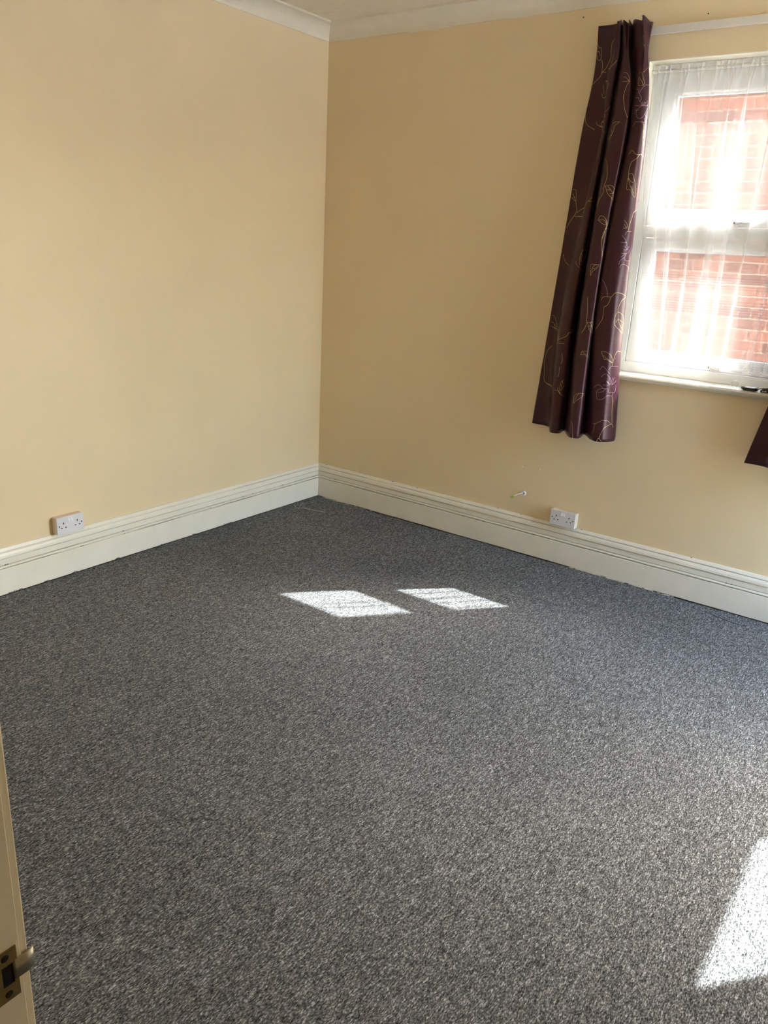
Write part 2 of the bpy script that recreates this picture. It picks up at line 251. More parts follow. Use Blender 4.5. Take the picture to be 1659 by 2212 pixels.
EMBROIDERY = [
('leaf','g',[[[0.0,0.045],[0.011,0.055],[0.023,0.055],[0.028,0.073],[0.028,0.082],[0.011,0.082],[0.006,0.073]],[[0.0,0.064],[0.011,0.064],[0.023,0.073]],[[0.0,0.064],[0.017,0.064]]]),
('stem','g',[[[0.034,0.082],[0.045,0.091],[0.051,0.109],[0.045,0.118],[0.023,0.127],[0.0,0.136],[0.0,0.145]]]),
('stem','g',[[[0.051,0.109],[0.074,0.1],[0.091,0.082],[0.091,0.073],[0.085,0.064],[0.085,0.045],[0.102,0.036]]]),
('stem','g',[[[0.25,0.082],[0.222,0.091],[0.182,0.1],[0.097,0.1]]]),
('stem','g',[[[0.085,0.109],[0.057,0.109],[0.045,0.118]]]),
('stem','g',[[[0.29,0.091],[0.438,0.091]]]),
('leaf','g',[[[0.097,0.127],[0.199,0.127],[0.205,0.145],[0.097,0.164],[0.074,0.155]],[[0.08,0.136],[0.091,0.155]],[[0.091,0.127],[0.199,0.136]]]),
('leaf','g',[[[0.483,0.109],[0.511,0.109],[0.534,0.118],[0.534,0.127],[0.489,0.127]],[[0.489,0.118],[0.506,0.118],[0.534,0.127]]]),
('stem','g',[[[0.75,0.109],[0.716,0.118],[0.545,0.127],[0.523,0.136],[0.511,0.155],[0.511,0.164],[0.528,0.191],[0.551,0.209]]]),
('leaf','g',[[[0.676,0.055],[0.693,0.073],[0.665,0.073]],[[0.688,0.064],[0.693,0.073]]]),
('leaf','g',[[[0.784,0.036],[0.83,0.036],[0.812,0.045],[0.835,0.055],[0.778,0.055]],[[0.778,0.045],[0.807,0.055]]]),
('stem','g',[[[0.92,0.0],[0.949,0.009]]]),
('stem','g',[[[0.938,0.091],[0.886,0.1],[0.852,0.109]]]),
('leaf','g',[[[0.784,0.109],[0.83,0.109],[0.864,0.127],[0.858,0.136],[0.801,0.136],[0.795,0.118]],[[0.801,0.118],[0.835,0.127],[0.858,0.136]]]),
('flower','l',[[[0.818,0.155],[0.841,0.145],[0.881,0.136],[0.915,0.136],[0.938,0.136]],[[0.773,0.145],[0.801,0.145],[0.818,0.155],[0.841,0.164],[0.824,0.173],[0.812,0.164],[0.773,0.164]],[[0.938,0.145],[0.932,0.164],[0.938,0.173],[0.903,0.182]],[[0.886,0.182],[0.847,0.182],[0.807,0.191],[0.801,0.2],[0.818,0.209],[0.852,0.209],[0.881,0.2],[0.903,0.191],[0.938,0.182],[0.926,0.182],[0.886,0.182]],[[0.881,0.2],[0.915,0.209],[0.943,0.209]],[[0.875,0.209],[0.886,0.218],[0.864,0.218],[0.83,0.218],[0.801,0.218],[0.784,0.227]],[[0.818,0.182],[0.784,0.182]],[[0.824,0.191],[0.784,0.191]],[[0.824,0.182],[0.79,0.182]],[[0.83,0.182],[0.801,0.182]],[[0.83,0.182],[0.818,0.182]],[[0.841,0.182],[0.841,0.173]],[[0.852,0.182],[0.858,0.173]],[[0.864,0.182],[0.875,0.173]],[[0.875,0.182],[0.892,0.173]],[[0.807,0.191],[0.778,0.2]]]),
('stem','g',[[[0.864,0.218],[0.881,0.227],[0.886,0.245],[0.892,0.255]]]),
('leaf','g',[[[0.278,0.182],[0.239,0.191],[0.188,0.2],[0.097,0.218],[0.102,0.227]],[[0.193,0.2],[0.193,0.209]],[[0.193,0.209],[0.199,0.209]],[[0.102,0.218],[0.199,0.218]],[[0.21,0.2],[0.222,0.209]]]),
('stem','g',[[[0.062,0.218],[0.085,0.227],[0.21,0.236],[0.273,0.245]]]),
('flower','l',[[[0.29,0.182],[0.438,0.182],[0.472,0.182]],[[0.415,0.2],[0.409,0.191],[0.472,0.182]]]),
('stem','l',[[[0.307,0.145],[0.42,0.155],[0.42,0.164],[0.358,0.164]]]),
('stem','g',[[[0.0,0.2],[0.011,0.218],[0.028,0.227],[0.062,0.236]]]),
('leaf','g',[[[0.494,0.218],[0.511,0.218],[0.489,0.227],[0.489,0.236],[0.472,0.255],[0.438,0.255],[0.432,0.245],[0.46,0.227],[0.489,0.218],[0.494,0.218]],[[0.472,0.236],[0.483,0.245],[0.455,0.255]]]),
('stem','g',[[[0.881,0.236],[0.886,0.255],[0.892,0.264],[0.92,0.282]]]),
('stem','g',[[[0.46,0.3],[0.483,0.309],[0.494,0.327],[0.5,0.345],[0.494,0.364],[0.494,0.382],[0.472,0.4],[0.466,0.409]]]),
('stem','g',[[[0.466,0.409],[0.29,0.4],[0.244,0.4],[0.222,0.4]]]),
('stem','g',[[[0.472,0.382],[0.261,0.391],[0.222,0.4],[0.188,0.409],[0.091,0.418],[0.057,0.427]]]),
('leaf','g',[[[0.5,0.364],[0.511,0.364],[0.534,0.364],[0.551,0.373],[0.551,0.382],[0.562,0.4],[0.54,0.391],[0.517,0.382],[0.5,0.364]],[[0.511,0.364],[0.528,0.373],[0.551,0.382]],[[0.511,0.373],[0.528,0.373]],[[0.528,0.382],[0.545,0.382]]]),
('filled','g',[[[0.795,0.273],[0.818,0.273],[0.841,0.282],[0.812,0.282],[0.795,0.273]]]),
('stem','g',[[[0.795,0.291],[0.812,0.282],[0.847,0.291],[0.898,0.291]]]),
('stem','g',[[[0.932,0.3],[0.886,0.291],[0.858,0.3],[0.824,0.309],[0.818,0.327],[0.824,0.345],[0.835,0.355]]]),
('leaf','g',[[[0.824,0.336],[0.847,0.336],[0.875,0.355],[0.892,0.373],[0.892,0.391],[0.852,0.373],[0.83,0.373],[0.824,0.364],[0.818,0.345]],[[0.824,0.345],[0.847,0.364],[0.881,0.382]],[[0.824,0.345],[0.852,0.355],[0.864,0.355]],[[0.852,0.364],[0.869,0.373]]]),
('leaf','g',[[[0.006,0.373],[0.023,0.373],[0.034,0.391],[0.034,0.4],[0.006,0.391]],[[0.011,0.382],[0.034,0.4]],[[0.017,0.391],[0.028,0.391]]]),
('stem','g',[[[0.034,0.4],[0.051,0.418],[0.051,0.427],[0.04,0.436],[0.017,0.455],[0.011,0.464]]]),
('stem','g',[[[0.188,0.436],[0.068,0.436],[0.045,0.436]]]),
('stem','l',[[[0.21,0.464],[0.216,0.473],[0.21,0.482]]]),
('leaf','g',[[[0.494,0.445],[0.5,0.436],[0.517,0.436],[0.534,0.445],[0.54,0.455],[0.523,0.455],[0.494,0.445]],[[0.5,0.445],[0.523,0.445],[0.54,0.455]]]),
('stem','g',[[[0.557,0.445],[0.557,0.445],[0.54,0.464],[0.534,0.482],[0.528,0.491]]]),
('stem','g',[[[0.943,0.418],[0.903,0.427],[0.898,0.436],[0.886,0.455],[0.881,0.473]]]),
('leaf','g',[[[0.847,0.445],[0.869,0.455],[0.869,0.464],[0.847,0.464]],[[0.852,0.455],[0.869,0.464]]]),
('flower','l',[[[0.864,0.482],[0.875,0.473],[0.903,0.473]],[[0.847,0.482],[0.869,0.491],[0.881,0.5]],[[0.847,0.5],[0.864,0.5],[0.881,0.5],[0.886,0.509]],[[0.892,0.518],[0.869,0.518]],[[0.892,0.527],[0.869,0.527]],[[0.886,0.527],[0.858,0.527]],[[0.886,0.527],[0.858,0.536]],[[0.892,0.518],[0.875,0.509]],[[0.892,0.518],[0.892,0.509]],[[0.892,0.518],[0.903,0.509]],[[0.898,0.527],[0.909,0.518]],[[0.892,0.527],[0.881,0.536],[0.892,0.545],[0.92,0.545]],[[0.881,0.536],[0.858,0.545],[0.852,0.555]],[[0.858,0.564],[0.869,0.555],[0.892,0.555],[0.926,0.564],[0.932,0.573]]]),
('stem','g',[[[0.017,0.527],[0.045,0.545],[0.085,0.555],[0.227,0.564]]]),
('leaf','g',[[[0.318,0.518],[0.267,0.518],[0.25,0.536],[0.256,0.555]],[[0.318,0.518],[0.307,0.536],[0.267,0.555]],[[0.273,0.527],[0.273,0.527]],[[0.261,0.527],[0.273,0.536]],[[0.256,0.536],[0.267,0.545]]]),
('stem','g',[[[0.227,0.545],[0.239,0.555],[0.273,0.564],[0.312,0.573]]]),
('leaf','g',[[[0.5,0.582],[0.494,0.555],[0.517,0.555],[0.534,0.555],[0.523,0.564],[0.506,0.573],[0.5,0.582]],[[0.5,0.573],[0.511,0.555],[0.528,0.555]],[[0.506,0.564],[0.517,0.564]]]),
('stem','g',[[[0.545,0.464],[0.534,0.473],[0.528,0.491],[0.528,0.5],[0.551,0.536]]]),
('stem','l',[[[0.778,0.591],[0.795,0.6],[0.812,0.618],[0.818,0.636]]]),
('stem','g',[[[0.79,0.645],[0.801,0.636],[0.835,0.636],[0.852,0.627],[0.886,0.627],[0.932,0.636]]]),
('filled','g',[[[0.881,0.609],[0.898,0.618],[0.909,0.627],[0.892,0.627],[0.881,0.609]]]),
('stem','g',[[[0.932,0.636],[0.898,0.645],[0.881,0.664],[0.881,0.673]]]),
('leaf','g',[[[0.881,0.673],[0.915,0.682],[0.932,0.7],[0.932,0.727],[0.898,0.718],[0.875,0.709],[0.864,0.7],[0.869,0.682],[0.881,0.673]],[[0.881,0.673],[0.892,0.7],[0.926,0.718]],[[0.886,0.691],[0.92,0.7]],[[0.875,0.7],[0.886,0.691]]]),
('stem','g',[[[0.835,0.636],[0.824,0.655],[0.807,0.664],[0.807,0.691],[0.778,0.718]]]),
('stem','g',[[[0.5,0.636],[0.506,0.655],[0.511,0.682],[0.511,0.709],[0.494,0.727]]]),
('leaf','g',[[[0.517,0.7],[0.534,0.7],[0.557,0.7],[0.562,0.727],[0.534,0.718],[0.517,0.7]],[[0.534,0.7],[0.557,0.718]],[[0.528,0.709],[0.54,0.709]]]),
('leaf','g',[[[0.011,0.682],[0.034,0.682],[0.074,0.7],[0.091,0.718],[0.023,0.709]],[[0.017,0.7],[0.04,0.7],[0.085,0.718]]]),
('stem','g',[[[0.091,0.718],[0.199,0.736],[0.193,0.755]]]),
('stem','g',[[[0.295,0.718],[0.256,0.727],[0.244,0.736],[0.205,0.745]]]),
('stem','g',[[[0.261,0.727],[0.295,0.727],[0.432,0.736]]]),
('stem','g',[[[0.125,0.718],[0.193,0.736],[0.193,0.755],[0.062,0.764],[0.023,0.782],[0.017,0.809],[0.028,0.845],[0.051,0.873],[0.17,0.882],[0.227,0.882],[0.244,0.891],[0.284,0.9]]]),
('stem','g',[[[0.239,0.755],[0.21,0.755],[0.188,0.755]]]),
('stem','l',[[[0.233,0.782],[0.239,0.8],[0.233,0.809]]]),
('stem','l',[[[0.227,0.818],[0.227,0.836],[0.222,0.845]]]),
('leaf','g',[[[0.295,0.845],[0.25,0.855],[0.239,0.873],[0.244,0.891]],[[0.284,0.845],[0.273,0.864],[0.244,0.882]],[[0.25,0.855],[0.256,0.864]],[[0.244,0.864],[0.25,0.873]]]),
('stem','g',[[[0.227,0.873],[0.233,0.882],[0.244,0.891]]]),
('leaf','g',[[[0.5,0.782],[0.511,0.773],[0.534,0.773],[0.693,0.791],[0.568,0.791],[0.523,0.782],[0.5,0.782]],[[0.506,0.773],[0.534,0.782],[0.574,0.791]]]),
('leaf','g',[[[0.489,0.909],[0.489,0.891],[0.511,0.882],[0.551,0.882],[0.534,0.891],[0.506,0.9],[0.489,0.909]],[[0.494,0.9],[0.517,0.882],[0.551,0.882]]]),
('leaf','g',[[[0.812,0.773],[0.835,0.773],[0.864,0.782],[0.875,0.8],[0.841,0.791],[0.83,0.791],[0.812,0.773]],[[0.824,0.782],[0.847,0.791],[0.875,0.8]]]),
('stem','g',[[[0.932,0.773],[0.898,0.773],[0.881,0.791],[0.875,0.809]]]),
('flower','l',[[[0.858,0.818],[0.869,0.809],[0.892,0.809],[0.909,0.809],[0.915,0.809]],[[0.812,0.818],[0.824,0.809],[0.847,0.818],[0.864,0.827]],[[0.818,0.836],[0.841,0.827],[0.864,0.836],[0.864,0.845]],[[0.869,0.855],[0.847,0.855]],[[0.869,0.855],[0.847,0.845]],[[0.869,0.855],[0.852,0.845]],[[0.869,0.855],[0.858,0.845]],[[0.875,0.855],[0.869,0.836]],[[0.875,0.855],[0.881,0.836]],[[0.881,0.855],[0.892,0.836]],[[0.881,0.855],[0.909,0.845]],[[0.864,0.855],[0.847,0.855]],[[0.858,0.855],[0.83,0.855]],[[0.778,0.864],[0.807,0.855],[0.835,0.864],[0.858,0.864]],[[0.858,0.864],[0.824,0.864],[0.795,0.873],[0.795,0.873],[0.824,0.873],[0.852,0.864]],[[0.795,0.873],[0.801,0.891],[0.83,0.891],[0.858,0.882],[0.886,0.882],[0.892,0.873]],[[0.864,0.864],[0.864,0.873],[0.881,0.873],[0.903,0.873],[0.909,0.855]]]),
('stem','g',[[[0.886,0.882],[0.892,0.9],[0.892,0.918],[0.898,0.955]]]),
('filled','g',[[[0.835,0.927],[0.852,0.936],[0.864,0.945],[0.847,0.936],[0.835,0.927]]]),
('stem','g',[[[0.767,0.955],[0.79,0.955],[0.835,0.945],[0.869,0.945],[0.892,0.955]]]),
('stem','g',[[[0.909,0.964],[0.898,0.955],[0.886,0.955],[0.852,0.964],[0.83,0.982],[0.824,0.991]]]),
('leaf','g',[[[0.807,1.0],[0.818,0.991],[0.847,1.0]]]),
('stem','g',[[[0.79,0.955],[0.778,0.973],[0.767,0.982]]]),
('stem','g',[[[0.472,0.955],[0.494,0.964],[0.506,1.0]]]),
('filled','p',[[[0.068,0.982],[0.068,0.973],[0.091,0.973],[0.176,0.945],[0.205,0.936],[0.21,0.945],[0.205,0.964],[0.165,0.982],[0.091,0.991],[0.068,0.982]]]),
('filled','p',[[[0.04,0.0],[0.085,0.0],[0.102,0.027],[0.074,0.036],[0.057,0.018],[0.045,0.009],[0.04,0.0]]])]
# ---------------------------------------------------------------- room shell
XR, YN, ZC = 4.25, -3.69, 2.81            # side wall, doorway wall, ceiling
WX0, WX1, WZ0, WZ1 = 1.909, 2.86, 1.055, 2.486     # window reveal in the wall y = 0
SY0, SY1 = -1.05, -0.10
SZ0 = 0.12                                 # unseen side window, its full height assumed to brighten the lower right wall                    # reveal of the side window in the wall x = XR
DX0, DX1, DZ = 2.818, 3.69, 2.05           # rough doorway
# wall with the window: inner leaf and outer leaf
bm = B()
for a, b in (((-0.2, 0, -0.1), (WX0, 0.15, 2.95)), ((WX1, 0, -0.1), (XR+0.25, 0.15, 2.95)), ((WX0, 0, -0.1), (WX1, 0.15, WZ0)), ((WX0, 0, WZ1), (WX1, 0.15, 2.95))): box(bm, a, b)
wall_right = struct('wall_right', bm, M['wall'])
bm = B(); OX0, OX1, OZ1 = 1.95, 2.69, 2.66
for a, b in (((-5.0, 0.15, -0.4), (OX0, 0.30, 7.5)), ((OX1, 0.15, -0.4), (XR+0.25, 0.30, 7.5)), ((OX0, 0.15, -0.4), (OX1, 0.30, WZ0)), ((OX0, 0.15, OZ1), (OX1, 0.30, 7.5))): box(bm, a, b)
obj('outer_brick_leaf', bm, M['render'], wall_right)
bm = B(); box(bm, (-0.2, -5.4, -0.1), (0, 0, 2.95)); struct('wall_left', bm, M['wall'])
bm = B()
for a, b in (((XR, -5.4, -0.1), (XR+0.25, SY0, 2.95)), ((XR, SY1, -0.1), (XR+0.25, 0, 2.95)), ((XR, SY0, -0.1), (XR+0.25, SY1, SZ0)), ((XR, SY0, WZ1), (XR+0.25, SY1, 2.95))): box(bm, a, b)
struct('wall_side', bm, M['wall'])
bm = B()
for a, b in (((0, YN-0.14, -0.1), (DX0, YN, 2.95)), ((DX1, YN-0.14, -0.1), (XR, YN, 2.95)), ((DX0, YN-0.14, DZ), (DX1, YN, 2.95))): box(bm, a, b)
struct('wall_near', bm, M['wall'])
bm = B(); box(bm, (0, -5.4, -0.1), (XR, -5.25, 2.95)); struct('wall_hall', bm, M['wall'])
bm = B(); box(bm, (0, -5.25, ZC), (XR, 0, ZC+0.12)); struct('ceiling', bm, M['ceiling'])
# painted reveal lining (thin plaster skin on the soffit and the sides of the recess)
bm = B(); box(bm, (WX0, 0.0005, WZ1-0.004), (WX1, 0.15, WZ1)); box(bm, (WX0, 0.0005, WZ0+0.03), (WX0+0.003, 0.15, WZ1-0.004)); box(bm, (WX1-0.003, 0.0005, WZ0+0.03), (WX1, 0.15, WZ1-0.004))
struct('trim_1', bm, M['reveal'])
# floor: fitted carpet with a ragged edge over a dark sub-floor
def carpet_outline():
    e = 0.0225; pts = []
    def edge(x0, y0, x1, y1, nx, ny, wide, seed):
        L = math.hypot(x1-x0, y1-y0); k = max(2, int(L/0.012))
        for i in range(k):
            t = i/k; s = t*L
            o = 0.0015 + wide*max(0, 0.45+n1(s*4.0, seed)+0.5*n1(s*23, seed+3)+0.35*n1(s*70, seed+5))
            pts.append((x0+(x1-x0)*t + nx*o, y0+(y1-y0)*t + ny*o))
    edge(e, YN, e, -e, 1, 0, 0.0022, 1.3); edge(e, -e, XR-0.001, -e, 0, -1, 0.0085, 4.1)
    pts.append((XR-0.001, -e)); pts.append((XR-0.001, YN)); 
    return pts
bm = B(); vs = [bm.verts.new((x, y, 0)) for x, y in carpet_outline()]; top = bm.faces.new(vs)
r = bmesh.ops.extrude_face_region(bm, geom=[top]); bmesh.ops.translate(bm, verts=[v for v in r['geom'] if isinstance(v, bmesh.types.BMVert)], vec=(0, 0, -0.008))
floor = struct('floor', bm, M['carpet'])
bm = B(); box(bm, (-0.0, YN, -0.1), (XR, 0, -0.0085)); obj('sub_floor', bm, M['grime'], floor)
bm = B(); box(bm, (0.0, -5.25, -0.1), (XR, YN, -0.002)); struct('floor_hall', bm, M['carpet'])
# cut line in the carpet by the right wall, and frayed tufts along the left edge
bm = B(); line = [(2.60, -0.092), (2.63, -0.101), (2.69, -0.119), (2.75, -0.135), (2.785, -0.137), (2.81, -0.128), (2.815, -0.118)]
tube(bm, [(x, y, 0.0004) for x, y in line], 0.0012, 6)
obj('carpet_cut', bm, M['dark'], floor)
for ty in (-2.02, -2.16, -2.2, -1.87, -0.83, -0.86, -1.33, -1.62, -1.1):
    bm = B()
    for k in range(7):
        y = ty + rnd.uniform(-0.012, 0.012); x = 0.0235+rnd.uniform(0, 0.003)
        tube(bm, [(x, y, -0.001), (x+rnd.uniform(-0.002, 0.002), y+rnd.uniform(-0.006, 0.006), 0.004), (x+0.001, y+rnd.uniform(-0.012, 0.012), 0.007+rnd.uniform(-0.003, 0.004))], 0.0011, 5)
    obj('carpet_tuft', bm, M['carpet'], floor)
for pts in ([(0.055, -0.295, 0.001), (0.10, -0.318, 0.002), (0.128, -0.332, 0.001), (0.10, -0.29, 0.002), (0.058, -0.215, 0.001)], [(0.13, -0.295, 0.001), (0.2, -0.285, 0.0015), (0.29, -0.262, 0.001)]):
    bm = B(); tube(bm, pts, 0.0007, 5); o = obj('loose_thread', bm, M['cable']); tag(o, 'pale bent thread lying on the carpet in the corner' if len(pts) > 3 else 'pale straight thread on the carpet beside the bent one', 'thread')

# skirting boards: moulded profile, swept with slight unevenness
SK = [(0.0, 0.2238), (0.0045, 0.2236), (0.0075, 0.222), (0.0125, 0.2105), (0.0125, 0.2060), (0.0085, 0.2052), (0.0085, 0.2038), (0.0125, 0.203), (0.0165, 0.199), (0.0195, 0.191), (0.0205, 0.1825), (0.0205, 0.1775), (0.0135, 0.1765), (0.0135, 0.1745),
      (0.0165, 0.1728), (0.0165, 0.1458), (0.0085, 0.1450), (0.0085, 0.1426), (0.0180, 0.1420), (0.0215, 0.1395), (0.0222, 0.1355), (0.0205, 0.1315), (0.0130, 0.1302), (0.0130, 0.1276), (0.0205, 0.1268), (0.0220, 0.1245), (0.0220, 0.003), (0.0, 0.003)]
def skirt_frames(side, L):
    k = int(L/0.03); out = []
    for i in range(k+1):
        s = L*i/k
        def fr(o, u, s=s):
            # mitre at the corner: each station starts at its own offset
            q = max(s, o) if s < 0.03 else s
            j = 0.0007*n1(s*9+u*50, 2.2 if side else 6.1) if 0.001 < o else 0
            if u < 0.01: u = u + 0.003*max(0, n1(s*6, 8.8)) * (1 if side else 0.3)
            return Vector((q, -o-j, u+j)) if side else Vector((o+j, -q, u+j))
        out.append(fr)
    return out
bm = B(); sweep(bm, SK, skirt_frames(1, XR)); base_right = struct('baseboard_right', bm, M['gloss'])
bm = B(); sweep(bm, SK, skirt_frames(0, -YN)); base_left = struct('baseboard_left', bm, M['gloss'])
for par, side, L in ((base_right, 1, XR), (base_left, 0, -YN)):            # dust and old dirt lying in the grooves
    bm = B()
    for u, o_ in ((0.2045, 0.0088), (0.1752, 0.0139), (0.1436, 0.0089), (0.1288, 0.0134)):
        s = 0.03
        while s < L-0.1:
            l = rnd.uniform(0.05, 0.5)
            if rnd.random() < (0.85 if side else 0.5):
                e = min(s+l, L-0.02); h = rnd.uniform(0.0006, 0.0011)
                if side: box(bm, (s, -o_-0.0012, u-h), (e, -o_+0.001, u+h))
                else: box(bm, (o_-0.001, -e, u-h), (o_+0.0012, -s, u+h))
            s += l
    o = obj('groove_dirt', bm, M['groove'], par); o['kind'] = 'stuff'
bm = B()
for k in range(60):                               # flakes of old paint left in the gap below the right board
    x = rnd.choice([rnd.uniform(0.06, 0.5), rnd.uniform(1.85, 2.45), rnd.uniform(1.85, 2.45)]); l = rnd.uniform(0.01, 0.05)
    y = -0.0235-rnd.uniform(0, 0.003); box(bm, (x, y-0.0018, -0.004), (x+l, y+0.0018, 0.0005+rnd.uniform(-0.002, 0.002)))
o = obj('paint_flakes', bm, M['reveal'], base_right); o['kind'] = 'stuff'
bm = B()
for k in range(26):                               # chips that show dark along the mouldings
    s = rnd.uniform(0.05, 2.9); u, o_ = rnd.choice([(0.1765, 0.019), (0.1300, 0.0195), (0.144, 0.016), (0.2238, 0.004)]); l = rnd.uniform(0.003, 0.012)
    box(bm, (s, -o_-0.0014, u-0.0012), (s+l, -o_+0.002, u+0.0008))
o = obj('paint_chips', bm, M['grime'], base_right); o['kind'] = 'stuff'
bm = B()
for k in range(14):
    s = rnd.uniform(0.3, 2.3); u, o_ = rnd.choice([(0.144, 0.016), (0.1300, 0.0195)]); l = rnd.uniform(0.003, 0.009)
    box(bm, (o_-0.002, -s-l, u-0.0012), (o_+0.0014, -s, u+0.0008))
o = obj('paint_chips', bm, M['grime'], base_left); o['kind'] = 'stuff'
# coving
CV = [(0.0, 2.729), (0.0035, 2.729), (0.0035, 2.7335)] + [(0.0035+0.076*(1-math.cos(a)), 2.7335+0.066*math.sin(a)) for a in (math.pi/2*k/10 for k in range(1, 11))] + [(0.0795, 2.7995), (0.0850, 2.7990), (0.0865, 2.8005), (0.0865, 2.81)]
def cove_frames(side, L):
    k = int(L/0.02); out = []
    for i in range(k+1):
        s = L*i/k
        def fr(o, u, s=s):
            q = max(s, o)
            if side and u < 2.734 and s > 0.12:
                u += -0.0022 - 0.004*n1(s*5.5, 1.9) - 0.002*n1(s*31, 2.6) - (0.004 if 0.55 < s < 0.84 else 0)
            return Vector((q, -o, u)) if side else Vector((o, -q, u))
        out.append(fr)
    return out
bm = B(); sweep(bm, CV, cove_frames(1, XR)); struct('trim_2', bm, M['cornice'], smooth=False)
bm = B(); sweep(bm, CV, cove_frames(0, -YN)); struct('trim_3', bm, M['cornice'], smooth=False)

# ---------------------------------------------------------------- window 1 (wall y = 0)
def window(name, P, a0, a1, z0, z1, gl, handles, sashes=((1.790, 2.407, 0.062, 0.049), (1.140, 1.732, 0.052, 0.047))):
    # P(a, d, z): a along the wall, d outward from the room face of the frame
    root = empty(name, P((a0+a1)/2, 0, z0), 'structure')
    def bx(bm, a_0, a_1, d0, d1, zz0, zz1, bev=0.003):
        p, q = P(a_0, d0, zz0), P(a_1, d1, zz1)
        box(bm, [min(p[i], q[i]) for i in range(3)], [max(p[i], q[i]) for i in range(3)], bev)
    fo, so_ = 0.054, 0.057                        # outer frame and sash face widths
    A0, A1 = a0+fo, a1-fo
    bm = B(); bx(bm, a0, A0, 0, 0.06, z0, z1); bx(bm, A1, a1, 0, 0.06, z0, z1); bx(bm, A0-0.002, A1+0.002, 0, 0.06, z1-0.076, z1); bx(bm, A0-0.002, A1+0.002, 0, 0.06, z0, sashes[-1][0]-0.003)
    if len(sashes) > 1: bx(bm, A0-0.002, A1+0.002, 0, 0.06, 1.735, 1.787)
    obj('window_frame', bm, M['upvc'], root)
    for (s0, s1, b0, b1) in sashes:
        g0, g1 = s0+b0, s1-b1
        bm = B(); bx(bm, A0+0.002, A0+so_, 0.004, 0.055, s0, s1); bx(bm, A1-so_, A1-0.002, 0.004, 0.055, s0, s1); bx(bm, A0+so_-0.002, A1-so_+0.002, 0.004, 0.055, s1-b1, s1); bx(bm, A0+so_-0.002, A1-so_+0.002, 0.004, 0.055, s0, s0+b0)
        sash = obj('sash', bm, M['upvc'], root)
        bm = B(); G0, G1 = A0+so_, A1-so_; t = 0.013
        bx(bm, G0-0.001, G0+t, 0.010, 0.026, g0, g1, 0.002); bx(bm, G1-t, G1+0.001, 0.010, 0.026, g0, g1, 0.002); bx(bm, G0+t, G1-t, 0.010, 0.026, g1-t, g1+0.001, 0.002); bx(bm, G0+t, G1-t, 0.010, 0.026, g0-0.001, g0+t, 0.002)
        obj('glazing_bead', bm, M['upvc'], sash)
        bm = B(); t2 = 0.0155
        bx(bm, G0+t-0.001, G0+t2, 0.0262, 0.029, g0, g1, 0); bx(bm, G1-t2, G1-t+0.001, 0.0262, 0.029, g0, g1, 0); bx(bm, G0, G1, 0.0262, 0.029, g1-t2, g1-t+0.001, 0); bx(bm, G0, G1, 0.0262, 0.029, g0+t-0.001, g0+t2, 0)
        obj('gasket', bm, M['gasket'], sash)
        bm = B(); bx(bm, G0, G1, 0.0295, 0.0335, g0, g1, 0); obj('pane', bm, M['glass'], sash)
        if handles:
            am = (a0+a1)/2; hz = s0+0.018; hp = P(am, 0.004, hz); out = Vector(P(am, -1, hz))-Vector(P(am, 0, hz)); al = Vector(P(am+1, 0, hz))-Vector(P(am, 0, hz))
            bm = B(); bx(bm, am-0.014, am+0.05, -0.006, 0.004, hz-0.013, hz+0.013, 0.003)
            h = obj('window_handle', bm, M['upvc'], root)
            bm = B(); c = Vector(hp)+out*0.008; lathe(bm, [(0.011, 0), (0.0115, 0.014), (0.009, 0.02), (0.0, 0.0205)], c, out, 16); obj('handle_boss', bm, M['upvc'], h, True)
            bm = B(); lathe(bm, [(0.0038, 0), (0.0038, 0.0215)], c, out, 12); obj('handle_lock', bm, M['gasket'], h, True)
            bm = B(); c2 = Vector(hp)+out*0.022
            tube(bm, [c2+al*0.008, c2+al*0.03+out*0.004, c2+al*0.07+out*0.004-Vector((0, 0, 0.001)), c2+al*0.105+out*0.001-Vector((0, 0, 0.002)), c2+al*0.118-Vector((0, 0, 0.002))], [0.006, 0.0075, 0.0085, 0.0065, 0.002], 10); obj('handle_lever', bm, M['upvc'], h, True)
    return root
win = window('window_1', lambda a, d, z: (a, 0.082+d, z), WX0+0.003, WX1-0.003, 1.086, WZ1-0.004, True, True)
bm = B(); SILL = [(0.14, 1.056), (0.14, 1.0865), (-0.020, 1.0845), (-0.030, 1.082), (-0.0355, 1.075), (-0.0365, 1.067), (-0.033, 1.059), (-0.025, 1.0555), (0.0, 1.055)]
def sill_fr(x): return lambda o, u: Vector((x, o, u))
bm2 = B(); sweep(bm2, [(o, u) for o, u in SILL if o >= -1], [sill_fr(WX0+0.0035), sill_fr(2.38), sill_fr(WX1-0.0035)], True); merge(bm, bm2)
bm2 = B(); sweep(bm2, [(-0.0005, 1.0868)] + SILL[2:], [sill_fr(WX0-0.05), sill_fr(2.38), sill_fr(WX1+0.05)], True); merge(bm, bm2)
obj('window_sill', bm, M['gloss'], win)
# ---------------------------------------------------------------- window 2 (side wall, beside the frame of the photograph)
w2 = window('window_2', lambda a, d, z: (XR+0.082+d, a, z), SY0, SY1, SZ0+0.005, WZ1-0.002, False, False, [(SZ0+0.06, 2.407, 0.062, 0.049)])
bm = B(); box(bm, (XR-0.012, SY0+0.001, SZ0+0.0005), (XR+0.081, SY1-0.001, SZ0+0.02), 0.004); obj('window_sill', bm, M['gloss'], w2)

